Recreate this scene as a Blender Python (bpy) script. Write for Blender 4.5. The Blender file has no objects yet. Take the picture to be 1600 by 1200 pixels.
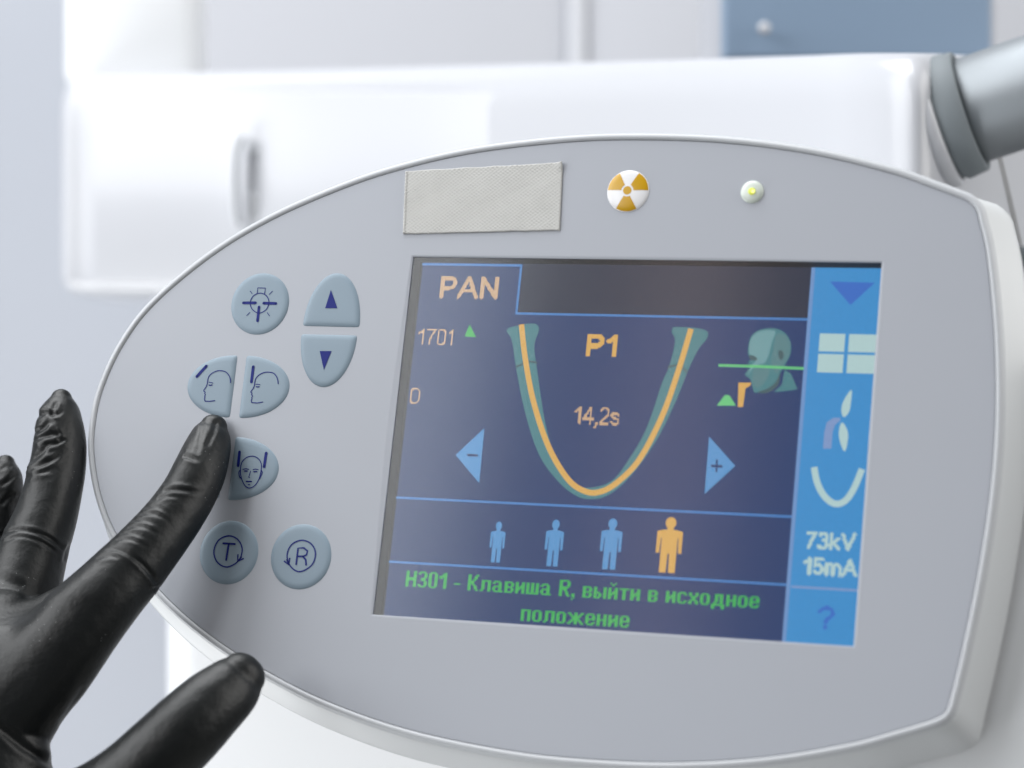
import bpy, bmesh, math
import numpy as np
from mathutils import Vector, Matrix, Euler
from mathutils.geometry import tessellate_polygon

S = bpy.context.scene
COL = S.collection
MM = 0.001

# ------------------------------------------------------------------ camera, world, lamps, exposure
FPX = 3789.0                                   # focal length measured from the screen rectangle, in pixels of a 1600 px wide photo
PANEL_ROT = np.array([[0.9406804913523075, 0.10072170697323057, -0.32399899835274215],
                      [-0.3380405457666217, 0.19621968325506445, -0.9204490346135884],
                      [-0.0291342171164096, 0.975373248376067, 0.2186280488531448]])
CAM = np.array([-0.025566210449915888, -0.5621710403226304, 0.013399247926441567])   # panel centre is the origin, metres

cam_data = bpy.data.cameras.new('camera')
cam_data.sensor_width = 36.0
cam_data.lens = FPX / 1600.0 * 36.0
cam_data.clip_start = 0.01
cam_data.clip_end = 50.0
cam_data.dof.use_dof = True
cam_data.dof.focus_distance = 0.595
cam_data.dof.aperture_fstop = 9.5
cam = bpy.data.objects.new('camera', cam_data)
cam.location = CAM
cam.rotation_euler = (math.pi / 2, 0, 0)
COL.objects.link(cam)
S.camera = cam

world = bpy.data.worlds.new('World')
S.world = world
world.use_nodes = True
world.node_tree.nodes['Background'].inputs[0].default_value = (0.93, 0.955, 1.0, 1)
world.node_tree.nodes['Background'].inputs[1].default_value = 0.13


def area_lamp(name, loc, target, sx, sy, power, color):
    d = bpy.data.lights.new(name, 'AREA')
    d.shape = 'RECTANGLE'
    d.size, d.size_y = sx, sy
    d.energy = power
    d.color = color
    o = bpy.data.objects.new(name, d)
    o.location = loc
    o.rotation_euler = (Vector(target) - Vector(loc)).to_track_quat('-Z', 'Y').to_euler()
    COL.objects.link(o)
    return o


area_lamp('window_light', (-1.05, -0.18, 0.60), (0.0, 0.12, 0.0), 0.8, 1.0, 12.4, (0.975, 0.985, 1.0))
area_lamp('low_bounce_fill', (-0.95, 0.15, -0.66), (0.0, 0.15, -0.1), 0.7, 0.6, 13.0, (0.97, 0.985, 1.0))  # added fill from low left, stands in for light bounced onto the lower edges
area_lamp('far_window_light', (-1.20, -1.08, 0.66), (0.0, 0.0, 0.0), 0.30, 0.8, 5.2, (0.96, 0.985, 1.0))
area_lamp('glare_streak_light', (-0.94, -1.29, 0.64), (0.0, 0.0, 0.0), 0.09, 0.8, 0.8, (1.0, 0.80, 0.74))  # narrow lamp added to lay a warm glare streak on the screen pane
area_lamp('ceiling_light', (-0.5, 0.22, 1.6), (0.0, 0.2, 0.0), 1.2, 1.2, 35.0, (0.97, 0.985, 1.0))
area_lamp('right_fill_light', (1.35, -0.3, 0.6), (0.0, 0.1, 0.0), 1.6, 1.6, 26.0, (1.0, 0.985, 0.96))  # soft fill added at the right to lift the housing's side wall

S.view_settings.view_transform = 'Standard'
S.view_settings.look = 'None'
S.view_settings.gamma = 1.0
S.view_settings.use_curve_mapping = False
S.view_settings.exposure = 0.0

# ------------------------------------------------------------------ helpers
R1, R2, R3 = PANEL_ROT[:, 0], PANEL_ROT[:, 1], PANEL_ROT[:, 2]


def at(u, v, d):
    """World point seen at photo pixel (u, v), d metres in front of the camera."""
    return np.array([CAM[0] + (u - 800) / FPX * d, CAM[1] + d, CAM[2] + (600 - v) / FPX * d])


def on_panel(u, v, z=0.0):
    """Panel coordinates (mm) of photo pixel (u, v) measured on the plane z mm above the face plate."""
    d = np.array([(u - 800) / FPX, 1.0, (600 - v) / FPX])
    s = (z * MM - CAM @ R3) / (d @ R3)
    q = CAM + d * s
    return np.array([q @ R1, q @ R2]) / MM


def srgb(r, g, b):
    def f(c):
        c /= 255.0
        return c / 12.92 if c <= 0.04045 else ((c + 0.055) / 1.055) ** 2.4
    return (f(r), f(g), f(b), 1.0)


def mat(name, color, rough=0.4, spec=0.5, metallic=0.0, coat=0.0, noise=0.0, noise_scale=200.0, bump=0.0, bump_scale=900.0, rough_noise=0.0):
    m = bpy.data.materials.new(name)
    m.use_nodes = True
    nt = m.node_tree
    b = nt.nodes['Principled BSDF']
    b.inputs['Base Color'].default_value = color
    b.inputs['Roughness'].default_value = rough
    b.inputs['Specular IOR Level'].default_value = spec
    b.inputs['Metallic'].default_value = metallic
    b.inputs['Coat Weight'].default_value = coat
    b.inputs['Coat Roughness'].default_value = 0.12
    tc = nt.nodes.new('ShaderNodeTexCoord')
    if noise > 0 or rough_noise > 0:
        n = nt.nodes.new('ShaderNodeTexNoise')
        n.inputs['Scale'].default_value = noise_scale
        n.inputs['Detail'].default_value = 5
        nt.links.new(tc.outputs['Object'], n.inputs['Vector'])
        if noise > 0:
            mr = nt.nodes.new('ShaderNodeMapRange')
            mr.inputs['To Min'].default_value = 1 - noise
            mr.inputs['To Max'].default_value = 1 + noise
            nt.links.new(n.outputs['Fac'], mr.inputs['Value'])
            mx = nt.nodes.new('ShaderNodeVectorMath')
            mx.operation = 'SCALE'
            mx.inputs[0].default_value = color[:3]
            nt.links.new(mr.outputs['Result'], mx.inputs['Scale'])
            nt.links.new(mx.outputs['Vector'], b.inputs['Base Color'])
        if rough_noise > 0:
            m2 = nt.nodes.new('ShaderNodeMapRange')
            m2.inputs['To Min'].default_value = max(0.02, rough - rough_noise)
            m2.inputs['To Max'].default_value = rough + rough_noise
            nt.links.new(n.outputs['Fac'], m2.inputs['Value'])
            nt.links.new(m2.outputs['Result'], b.inputs['Roughness'])
    if bump > 0:
        n2 = nt.nodes.new('ShaderNodeTexNoise')
        n2.inputs['Scale'].default_value = bump_scale
        n2.inputs['Detail'].default_value = 3
        nt.links.new(tc.outputs['Object'], n2.inputs['Vector'])
        bp = nt.nodes.new('ShaderNodeBump')
        bp.inputs['Strength'].default_value = bump
        bp.inputs['Distance'].default_value = 0.0003
        nt.links.new(n2.outputs['Fac'], bp.inputs['Height'])
        nt.links.new(bp.outputs['Normal'], b.inputs['Normal'])
    return m


def lcd_mat(name, color, strength=1.0):
    """A lit part of the liquid crystal display: emission behind fine pixel columns."""
    m = bpy.data.materials.new(name)
    m.use_nodes = True
    nt = m.node_tree
    nt.nodes.remove(nt.nodes['Principled BSDF'])
    out = nt.nodes['Material Output']
    e = nt.nodes.new('ShaderNodeEmission')
    tc = nt.nodes.new('ShaderNodeTexCoord')
    sep = nt.nodes.new('ShaderNodeSeparateXYZ')
    nt.links.new(tc.outputs['Object'], sep.inputs[0])
    mul = nt.nodes.new('ShaderNodeMath'); mul.operation = 'MULTIPLY'
    mul.inputs[1].default_value = 2 * math.pi / 0.00036
    sn = nt.nodes.new('ShaderNodeMath'); sn.operation = 'SINE'
    nt.links.new(sep.outputs['X'], mul.inputs[0])
    nt.links.new(mul.outputs[0], sn.inputs[0])
    n = nt.nodes.new('ShaderNodeTexNoise')
    n.inputs['Scale'].default_value = 3500.0
    n.inputs['Detail'].default_value = 2.0
    nt.links.new(tc.outputs['Object'], n.inputs['Vector'])
    mr = nt.nodes.new('ShaderNodeMapRange')
    mr.inputs['From Min'].default_value = 0.3
    mr.inputs['From Max'].default_value = 0.7
    mr.inputs['To Min'].default_value = 0.94 * strength
    mr.inputs['To Max'].default_value = 1.06 * strength
    nt.links.new(n.outputs['Fac'], mr.inputs['Value'])
    ma = nt.nodes.new('ShaderNodeMath'); ma.operation = 'MULTIPLY_ADD'
    ma.inputs[1].default_value = 0.10 * strength
    nt.links.new(sn.outputs[0], ma.inputs[0])
    nt.links.new(mr.outputs['Result'], ma.inputs[2])
    e.inputs['Color'].default_value = color
    nt.links.new(ma.outputs[0], e.inputs['Strength'])
    nt.links.new(e.outputs[0], out.inputs['Surface'])
    return m


def link(name, me, material=None, parent=None, smooth=False):
    o = bpy.data.objects.new(name, me)
    COL.objects.link(o)
    if material is not None:
        me.materials.append(material)
    if parent is not None:
        o.parent = parent
    if smooth:
        me.polygons.foreach_set('use_smooth', [True] * len(me.polygons))
    return o


def mesh(name, verts, faces, material=None, parent=None, smooth=False, weld=0.0, recalc=True):
    me = bpy.data.meshes.new(name)
    me.from_pydata([tuple(map(float, v)) for v in verts], [], [tuple(f) for f in faces])
    bm = bmesh.new()
    bm.from_mesh(me)
    if weld > 0:
        bmesh.ops.remove_doubles(bm, verts=bm.verts, dist=weld)
    if recalc:
        bmesh.ops.recalc_face_normals(bm, faces=bm.faces)
    bm.to_mesh(me)
    bm.free()
    return link(name, me, material, parent, smooth)


def thing(name, label, category, group=None):
    o = bpy.data.objects.new(name, None)
    o.empty_display_size = 0.02
    COL.objects.link(o)
    return tag(o, label, category, group)


def tag(o, label, category, group=None):
    o['label'] = label
    o['category'] = category
    if group:
        o['group'] = group
    return o


def catmull(pts, n, closed=False):
    """n samples per span of a Catmull-Rom curve through pts (rows of any width)."""
    P = np.asarray(pts, float)
    k = len(P)
    out = []
    for i in range(k if closed else k - 1):
        if closed:
            a, b, c, d = P[(i - 1) % k], P[i], P[(i + 1) % k], P[(i + 2) % k]
        else:
            b, c = P[i], P[i + 1]
            a = P[i - 1] if i > 0 else 2 * b - c
            d = P[i + 2] if i + 2 < k else 2 * c - b
        for j in range(n):
            t = j / n
            out.append(0.5 * ((2 * b) + (c - a) * t + (2 * a - 5 * b + 4 * c - d) * t * t + (3 * b - a - 3 * c + d) * t ** 3))
    if not closed:
        out.append(P[-1])
    return np.array(out)


def resample(P, n, closed=True):
    Q = np.vstack([P, P[:1]]) if closed else P
    L = np.r_[0, np.cumsum(np.linalg.norm(np.diff(Q, axis=0), axis=1))]
    s = np.linspace(0, L[-1], n + 1)[:-1] if closed else np.linspace(0, L[-1], n)
    return np.stack([np.interp(s, L, Q[:, k]) for k in range(Q.shape[1])], 1)


def normals2(P):
    """Outward unit normals of a closed counter-clockwise polyline."""
    T = np.roll(P, -1, 0) - np.roll(P, 1, 0)
    T /= np.linalg.norm(T, axis=1)[:, None]
    return np.stack([T[:, 1], -T[:, 0]], 1)


def loft(rings, close_first=False, close_last=False):
    n = len(rings[0])
    V = np.vstack(rings)
    F = []
    for k in range(len(rings) - 1):
        for i in range(n):
            j = (i + 1) % n
            F.append((k * n + i, k * n + j, (k + 1) * n + j, (k + 1) * n + i))
    if close_first:
        F.append(tuple(range(n))[::-1])
    if close_last:
        F.append(tuple((len(rings) - 1) * n + i for i in range(n)))
    return V, F


def ring3(P, z):
    return np.c_[P * MM, np.full(len(P), z * MM)]


def poly_sheet(loops, z):
    """Flat polygons (mm, panel coordinates) as triangles at height z mm. loops: list of polygons."""
    V, F = [], []
    for P in loops:
        b = len(V)
        V += [(p[0] * MM, p[1] * MM, z * MM) for p in P]
        for t in tessellate_polygon([[Vector((p[0], p[1], 0)) for p in P]]):
            F.append(tuple(b + i for i in t))
    return V, F


def ribbon_loop(P, w, closed=False):
    """Outline polygon quads of a polyline of width w (mm): returns a list of quads and round ends."""
    P = np.asarray(P, float)
    out = []
    m = len(P)
    rng = range(m if closed else m - 1)
    T = []
    for i in range(m):
        if closed:
            t = P[(i + 1) % m] - P[i - 1]
        else:
            t = P[min(i + 1, m - 1)] - P[max(i - 1, 0)]
        T.append(t / (np.linalg.norm(t) + 1e-9))
    N = np.array([(-t[1], t[0]) for t in T]) * w / 2
    for i in rng:
        j = (i + 1) % m
        out.append([P[i] + N[i], P[i] - N[i], P[j] - N[j], P[j] + N[j]])
    return out


def sheet_up(o):
    """Make every face of a flat sheet look along +z of its own space."""
    me = o.data
    bm = bmesh.new(); bm.from_mesh(me)
    for f in bm.faces:
        if f.normal.z < 0:
            f.normal_flip()
    bm.to_mesh(me); bm.free()
    return o


def sheet(name, loops, z, material, parent):
    V, F = poly_sheet(loops, z)
    return sheet_up(mesh(name, V, F, material, parent, recalc=False))


def box_mesh(name, lo, hi, material, parent, bevel=0.0, seg=4, M=None):
    bm = bmesh.new()
    bmesh.ops.create_cube(bm, size=1.0)
    lo, hi = np.array(lo, float), np.array(hi, float)
    for v in bm.verts:
        v.co = Vector((lo + hi) / 2 + np.array(v.co) * (hi - lo))
    if bevel > 0:
        bmesh.ops.bevel(bm, geom=list(bm.edges), offset=bevel, segments=seg, profile=0.5, affect='EDGES')
    if M is not None:
        bm.transform(M)
    me = bpy.data.meshes.new(name)
    bm.to_mesh(me); bm.free()
    o = link(name, me, material, parent, smooth=bevel > 0)
    return o


def tube_mesh(name, A, axis, profile, material, parent, seg=96):
    """Surface of revolution about the line from A along axis. profile: (distance along axis, radius)."""
    a = Vector(axis).normalized()
    q = a.to_track_quat('Z', 'Y').to_matrix()
    rings = []
    for s, r in profile:
        rings.append(np.array([np.array(Vector(A) + q @ Vector((r * math.cos(t), r * math.sin(t), s)))
                               for t in np.linspace(0, 2 * math.pi, seg, endpoint=False)]))
    V, F = loft(rings, True, True)
    o = mesh(name, V, F, material, parent, smooth=True)
    return o


def auto_smooth(o, angle=35):
    me = o.data
    bm = bmesh.new(); bm.from_mesh(me)
    lim = math.radians(angle)
    for e in bm.edges:
        if len(e.link_faces) == 2 and e.calc_face_angle(0) > lim:
            e.smooth = False
    bm.to_mesh(me); bm.free()
    return o


# ------------------------------------------------------------------ materials
M_face = mat('face_film', srgb(166, 170, 178), rough=0.42, spec=0.4, noise=0.012, noise_scale=40, rough_noise=0.03, bump=0.04, bump_scale=2500)
M_white = mat('white_plastic', srgb(184, 187, 191), rough=0.4, spec=0.5, noise=0.01, noise_scale=30)
M_housing = mat('housing_plastic', srgb(205, 208, 210), rough=0.36, spec=0.5, noise=0.012, noise_scale=30)
M_button = mat('button_film', srgb(130, 147, 160), rough=0.5, spec=0.4, noise=0.012, noise_scale=90, bump=0.04, bump_scale=2500)
M_ink = mat('navy_ink', srgb(18, 32, 112), rough=0.5, spec=0.2)
M_tape = mat('fabric_tape', srgb(190, 190, 187), rough=0.8, spec=0.2, noise=0.05, noise_scale=300)
M_yellow = mat('warning_yellow', srgb(192, 148, 14), rough=0.3, spec=0.5)
M_dark = mat('recess_dark', srgb(46, 50, 52), rough=0.7, spec=0.2)
M_lens = mat('lamp_lens', srgb(206, 214, 205), rough=0.3, spec=0.5)
M_rubber = mat('grey_rubber', srgb(122, 129, 133), rough=0.6, spec=0.3, noise=0.03, noise_scale=200, bump=0.08, bump_scale=3000)
M_alu = mat('brushed_aluminium', srgb(142, 147, 151), rough=0.5, metallic=0.8, noise=0.02, noise_scale=60, rough_noise=0.05)
M_machine = mat('machine_white', srgb(186, 188, 193), rough=0.28, spec=0.5, coat=0.15, noise=0.008, noise_scale=10)
M_machine_lit = mat('machine_white_lit', srgb(229, 231, 233), rough=0.3, spec=0.5, noise=0.008, noise_scale=10)  # the machine's white, lightened to put stronger light into the columns' colour
M_seam = mat('seam_shadow_gap', srgb(120, 116, 108), rough=0.8, spec=0.1)
M_wall = mat('wall_paint', srgb(181, 185, 193), rough=0.9, spec=0.2, noise=0.015, noise_scale=4)
M_cab = mat('cabinet_front', srgb(175, 177, 183), rough=0.5, spec=0.4, noise=0.01, noise_scale=6)
M_cabedge = mat('cabinet_edge', srgb(198, 200, 205), rough=0.4, spec=0.4)
M_blue = mat('blue_laminate', srgb(127, 147, 169), rough=0.5, spec=0.4, noise=0.02, noise_scale=8)
M_handle = mat('pale_handle', srgb(196, 199, 203), rough=0.4, spec=0.5)

# glove: black nitrile with faint dust and a fine leathery grain
M_glove = mat('black_nitrile', srgb(7, 11, 12), rough=0.43, spec=0.42, noise=0.1, noise_scale=60, rough_noise=0.09, bump=0.3, bump_scale=900)
nt = M_glove.node_tree
pb = nt.nodes['Principled BSDF']
tc = nt.nodes.new('ShaderNodeTexCoord')
vor = nt.nodes.new('ShaderNodeTexVoronoi')
vor.inputs['Scale'].default_value = 900
nt.links.new(tc.outputs['Object'], vor.inputs['Vector'])
msk = nt.nodes.new('ShaderNodeTexNoise')
msk.inputs['Scale'].default_value = 70
nt.links.new(tc.outputs['Object'], msk.inputs['Vector'])
lt = nt.nodes.new('ShaderNodeMath'); lt.operation = 'LESS_THAN'; lt.inputs[1].default_value = 0.09
nt.links.new(vor.outputs['Distance'], lt.inputs[0])
gt = nt.nodes.new('ShaderNodeMath'); gt.operation = 'GREATER_THAN'; gt.inputs[1].default_value = 0.62
nt.links.new(msk.outputs['Fac'], gt.inputs[0])
an = nt.nodes.new('ShaderNodeMath'); an.operation = 'MULTIPLY'
nt.links.new(lt.outputs[0], an.inputs[0]); nt.links.new(gt.outputs[0], an.inputs[1])
mixc = nt.nodes.new('ShaderNodeMix'); mixc.data_type = 'RGBA'
src = pb.inputs['Base Color'].links[0].from_socket
nt.links.new(an.outputs[0], mixc.inputs['Factor'])
nt.links.new(src, mixc.inputs['A'])
mixc.inputs['B'].default_value = srgb(120, 122, 122)
nt.links.new(mixc.outputs['Result'], pb.inputs['Base Color'])

# display cover: clear pane with a soft anti-glare reflection
M_glass = bpy.data.materials.new('display_pane')
M_glass.use_nodes = True
nt = M_glass.node_tree
nt.nodes.remove(nt.nodes['Principled BSDF'])
tr = nt.nodes.new('ShaderNodeBsdfTransparent')
tr.inputs[0].default_value = (0.96, 0.97, 0.96, 1)
gl = nt.nodes.new('ShaderNodeBsdfGlossy')
gl.inputs['Roughness'].default_value = 0.15
df = nt.nodes.new('ShaderNodeBsdfDiffuse')
df.inputs['Color'].default_value = (0.8, 0.82, 0.82, 1)
fr = nt.nodes.new('ShaderNodeFresnel'); fr.inputs[0].default_value = 1.5
m1 = nt.nodes.new('ShaderNodeMixShader')
m2 = nt.nodes.new('ShaderNodeMixShader'); m2.inputs[0].default_value = 0.02
nt.links.new(fr.outputs[0], m1.inputs[0])
nt.links.new(tr.outputs[0], m1.inputs[1]); nt.links.new(gl.outputs[0], m1.inputs[2])
nt.links.new(m1.outputs[0], m2.inputs[1]); nt.links.new(df.outputs[0], m2.inputs[2])
nt.links.new(m2.outputs[0], nt.nodes['Material Output'].inputs['Surface'])

L_navy = lcd_mat('lcd_navy', srgb(34, 58, 106))
L_black = lcd_mat('lcd_black', srgb(40, 46, 66))
L_blue = lcd_mat('lcd_bar_blue', srgb(62, 142, 204))
L_line = lcd_mat('lcd_line_blue', srgb(78, 140, 212), 0.82)
L_edge = lcd_mat('lcd_edge_blue', srgb(120, 160, 216), 0.85)
L_icon = lcd_mat('lcd_icon_blue', srgb(92, 156, 214), 0.88)
L_orange = lcd_mat('lcd_orange', srgb(232, 182, 96), 0.85)
L_tan = lcd_mat('lcd_tan', srgb(222, 184, 146), 0.78)
L_green = lcd_mat('lcd_green', srgb(62, 186, 92), 0.85)
L_pgreen = lcd_mat('lcd_pale_green', srgb(108, 206, 132), 0.90)
L_teal = lcd_mat('lcd_teal', srgb(72, 126, 134))
L_teal_light = lcd_mat('lcd_teal_light', srgb(112, 156, 162))
L_teal_dark = lcd_mat('lcd_teal_dark', srgb(66, 92, 98))
L_teal_mid = lcd_mat('lcd_teal_mid', srgb(88, 128, 134))
L_white = lcd_mat('lcd_white', srgb(190, 220, 222), 0.86)
L_lav = lcd_mat('lcd_lavender', srgb(138, 164, 214), 0.85)
L_dblue = lcd_mat('lcd_dark_blue', srgb(58, 108, 196))

# ------------------------------------------------------------------ setting: the wall behind
wall_y = CAM[1] + 1.75
w = mesh('wall', [(-1.6, wall_y, -1.2), (1.6, wall_y, -1.2), (1.6, wall_y, 1.2), (-1.6, wall_y, 1.2),
                  (-1.6, wall_y + .1, -1.2), (1.6, wall_y + .1, -1.2), (1.6, wall_y + .1, 1.2), (-1.6, wall_y + .1, 1.2)],
         [(0, 1, 2, 3), (7, 6, 5, 4), (0, 4, 5, 1), (1, 5, 6, 2), (2, 6, 7, 3), (3, 7, 4, 0)], M_wall)
w['kind'] = 'structure'
M_floor = mat('floor_lino', srgb(150, 150, 148), rough=0.6, noise=0.05, noise_scale=8)
fl = mesh('floor', [(-2.5, -2.5, -1.15), (2.5, -2.5, -1.15), (2.5, wall_y, -1.15), (-2.5, wall_y, -1.15)], [(0, 1, 2, 3)], M_floor)
fl['kind'] = 'structure'

# ------------------------------------------------------------------ background furniture
cab = thing('tall_cabinet', 'tall pale grey cabinet with a white gap strip, out of focus behind the machine', 'cabinet')
D = 1.35


def slab(name, u0, v0, u1, v1, d, depth, material, parent, bevel=0.003):
    a, b = at(u0, v1, d), at(u1, v0, d)
    return box_mesh(name, (a[0], a[1], a[2]), (b[0], a[1] + depth, b[2]), material, parent, bevel)


slab('door', 250, -400, 889, 800, D, 0.02, M_cab, cab)
slab('door', 914, -400, 1700, 800, D, 0.02, M_cab, cab)
slab('frame', 240, -410, 1710, 810, D + 0.0215, 0.25, M_cabedge, cab)
slab('centre_strip', 889.6, -395, 913.6, 795, D - 0.004, 0.024, M_cabedge, cab, 0.002)

bl = thing('blue_wall_unit', 'blue laminate wall unit with one small round knob, above the white arm', 'wall unit')
slab('door', 1132, -260, 1549, 90, 0.86, 0.018, M_blue, bl, 0.0015)
slab('carcass', 1134, -262, 1556, 92, 0.8795, 0.12, M_cab, bl, 0.0015)
kp = at(1191, 48, 0.858)
tube_mesh('knob', kp, (0, -1, 0), [(-0.002, 0.0008), (0.004, 0.0009), (0.0045, 0.0020), (0.007, 0.0022), (0.0085, 0.0012)], M_machine, bl, 32)

# ------------------------------------------------------------------ x-ray machine: column, carriage, arm with collar and tube
xm = thing('x_ray_machine', 'white glossy dental x-ray machine with a rounded carriage and silver tube', 'x-ray machine')
slab('upper_column', 97, -400, 312, 140, 0.968, 0.03, M_machine_lit, xm, 0.008)
slab('lower_column', 258, 420, 1250, 1800, 0.98, 0.16, M_machine_lit, xm, 0.012)

# carriage: a rounded beam swept from far left to near right, then turning away past the frame
stations = [  # u, top v, bottom v, depth(front), thickness
    (122, 108, 458, 0.9435), (180, 108, 460, 0.9345), (400, 103, 462, 0.900), (700, 94, 470, 0.840), (1000, 85, 490, 0.770),
    (1250, 76, 520, 0.700), (1340, 72, 530, 0.673), (1400, 71, 538, 0.659), (1445, 71, 546, 0.656), (1483, 72, 550, 0.669), (1537, 76, 556, 0.695), (1588, 80, 560, 0.721), (1650, 86, 560, 0.756), (1760, 92, 560, 0.83)]
st = catmull(stations, 6)


def beam_section(u, vt, vb, d):
    """Rounded rectangle section through the beam at one station, in world space."""
    top, bot = at(u, vt, d), at(u, vb, d)
    h = (top[2] - bot[2])
    th = 0.085
    r = 0.016
    pts = []
    cy0, cy1 = r, th - r
    z0, z1 = bot[2] + 0.006, top[2] - r
    rb = 0.006
    for k in range(9):
        a = math.pi / 2 * k / 8
        pts.append((cy0 - r * math.sin(a) if False else r - r * math.cos(math.pi / 2 - a), z1 + r * math.cos(a) if False else z1 + r * math.sin(math.pi / 2 - a)))
    # front face downwards
    for k in range(1, 8):
        pts.append((0.0, z1 + (z0 - z1) * k / 8))
    for k in range(9):
        a = math.pi / 2 * k / 8
        pts.append((rb - rb * math.cos(a), z0 - rb * math.sin(a)))
    for k in range(9):
        a = math.pi / 2 * k / 8
        pts.append((th - rb + rb * math.sin(a), z0 - rb * math.cos(a)))
    for k in range(9):
        a = math.pi / 2 * k / 8
        pts.append((th - r + r * math.cos(a), z1 + r * math.sin(a)))
    return np.array([(top[0], top[1] + p[0], p[1]) for p in pts])


rings = [beam_section(*s) for s in st]
# rounded left end
first = rings[0]
c = first.mean(0)
ends = []
for k in range(1, 6):
    a = math.pi / 2 * k / 6
    hy, hz = np.ptp(first[:, 1]) / 2, np.ptp(first[:, 2]) / 2
    q = c + (first - c) * np.array([1, 1 - 0.007 * (1 - math.cos(a)) / hy, 1 - 0.007 * (1 - math.cos(a)) / hz])
    q[:, 0] = first[:, 0] - 0.007 * math.sin(a)
    ends.append(q)
rings = ends[::-1] + rings
V, F = loft(rings, True, True)
auto_smooth(mesh('carriage', V, F, M_machine, xm, smooth=True), 50)

# raised front cover
cover = []
for s_ in catmull([(146, 108, 460, 0.9398)] + [q for q in stations if 150 <= q[0] <= 700] + [(845, 94, 480, 0.812)], 8):
    if s_[0] > 838:
        continue
    d_ = s_[3] - 0.0016
    t_, b_ = at(s_[0], 142, d_), at(s_[0], 446, d_)
    h_ = t_[2] - b_[2]
    cover.append(np.array([(t_[0], t_[1] + y, t_[2] + z) for y, z in ((0.006, 0), (0.002, 0), (0.0008, -0.0004), (0, -0.0016), (0, -h_ / 2), (0, 0.0016 - h_), (0.0008, 0.0004 - h_), (0.002, -h_), (0.006, -h_))]))
q = cover[-1].copy(); q[:, 0] += 0.0012; q[:, 1] += 0.0012; q[:, 2] = q[:, 2].mean() + (q[:, 2] - q[:, 2].mean()) * .985
cover.append(q)
q = q.copy(); q[:, 1] += 0.003; q[:, 0] += 0.0003
cover.append(q)
V, F = loft(cover, True, True)
auto_smooth(mesh('front_cover', V, F, M_machine, xm, smooth=True), 50)

# pull handle on the far end of the carriage
hx = at(385, 285, 0.902)
hp = catmull([(366, 352), (362, 325), (361, 280), (364, 235), (372, 214)], 8)
hv = []
rr = []
for u, v in hp:
    ctr = at(u + 6, v, 0.8965)
    rr.append(np.array([ctr + np.array([0.0016 * math.cos(t), 0.003 * math.sin(t), 0]) for t in np.linspace(0, 2 * math.pi, 20, endpoint=False)]))
V, F = loft(rr, True, True)
mesh('handle', V, F, M_handle, xm, smooth=True)
slab('latch', 386, 232, 412, 240, 0.8974, 0.004, M_handle, xm, 0.0005)
slab('latch', 388, 300, 420, 345, 0.8974, 0.004, M_handle, xm, 0.0008)

# collar and tube
axis = np.array([0.90, -0.31, 0.29]); axis /= np.linalg.norm(axis)
J = at(1517, 173, 0.671)                       # centre of the joint between collar and tube
RT = 0.01492
tube_mesh('collar', J, axis, [(-0.013, 0.0170), (-0.0068, 0.0171), (-0.0058, 0.0178), (-0.0004, 0.01715), (0.0, 0.0168), (0.0, RT + 0.0002), (-0.002, RT + 0.0001)], M_rubber, xm, 128)
auto_smooth(xm.children[-1], 40)
tube_mesh('tube', J, axis, [(-0.02, RT - 0.0006), (-0.0004, RT - 0.0006), (0.0004, RT), (0.22, RT)], M_alu, xm, 128)
auto_smooth(xm.children[-1], 40)
tube_mesh('socket', J, axis, [(-0.013, 0.0186), (-0.0105, 0.0190), (-0.0088, 0.0189), (-0.0078, 0.0180), (-0.0074, 0.0172), (-0.012, 0.0168)], M_machine, xm, 128)
auto_smooth(xm.children[-1], 60)


def seam(pts, w, parent):
    P = catmull([at(u, v, d) for u, v, d in pts], 10)
    rr = []
    for i, p in enumerate(P):
        rr.append(np.array([p + np.array([w * math.cos(t), w * math.sin(t), 0]) for t in np.linspace(0, 2 * math.pi, 8, endpoint=False)]))
    V, F = loft(rr, True, True)
    return mesh('seam', V, F, M_seam, parent, smooth=True)


seam([(1550, 200, 0.7005), (1563, 250, 0.7075), (1582, 330, 0.717), (1594, 384, 0.7235)], 0.0004, xm)
slab('hinge_cover', 1584, 384, 1660, 470, 0.705, 0.03, M_rubber, xm, 0.002)

# ------------------------------------------------------------------ control panel
cp = thing('control_panel', 'egg-shaped light grey control panel with lit colour screen and pale blue buttons', 'control panel')
cp.matrix_world = Matrix([list(PANEL_ROT[i]) + [0.0] for i in range(3)] + [[0, 0, 0, 1]])

half = [(-138.2, 0), (-137.3, 8.5), (-133.4, 19.5), (-126.3, 30.2), (-112.5, 42.6), (-98, 51.9), (-82, 59.3), (-66, 65.0), (-45, 69.9),
        (-20, 72.7), (0, 73.1), (20, 72.1), (40, 69.3), (58, 64.9), (68, 61.4), (73.6, 59.3), (76.0, 58.3)]
right = [(77.9, 56.4), (78.7, 54.0), (81.0, 45.5), (83.7, 28), (85.1, 10), (85.1, -6), (83.7, -24), (81.3, -42), (79.3, -53.5), (78.3, -56.8)]
loop = [(-138.2, 0)] + [(x, -y) for x, y in half[1:]] + [(x, y) for x, y in right[::-1]] + [(x, y) for x, y in half[:0:-1]]
NO = 480
OUT = resample(catmull(loop, 12, closed=True), NO)      # counter-clockwise
NRM = normals2(OUT)
for _ in range(2):
    NRM = (np.roll(NRM, 1, 0) + NRM * 2 + np.roll(NRM, -1, 0)) / 4
NRM /= np.linalg.norm(NRM, axis=1)[:, None]

WX, WY = 57.5, 43.8
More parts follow.
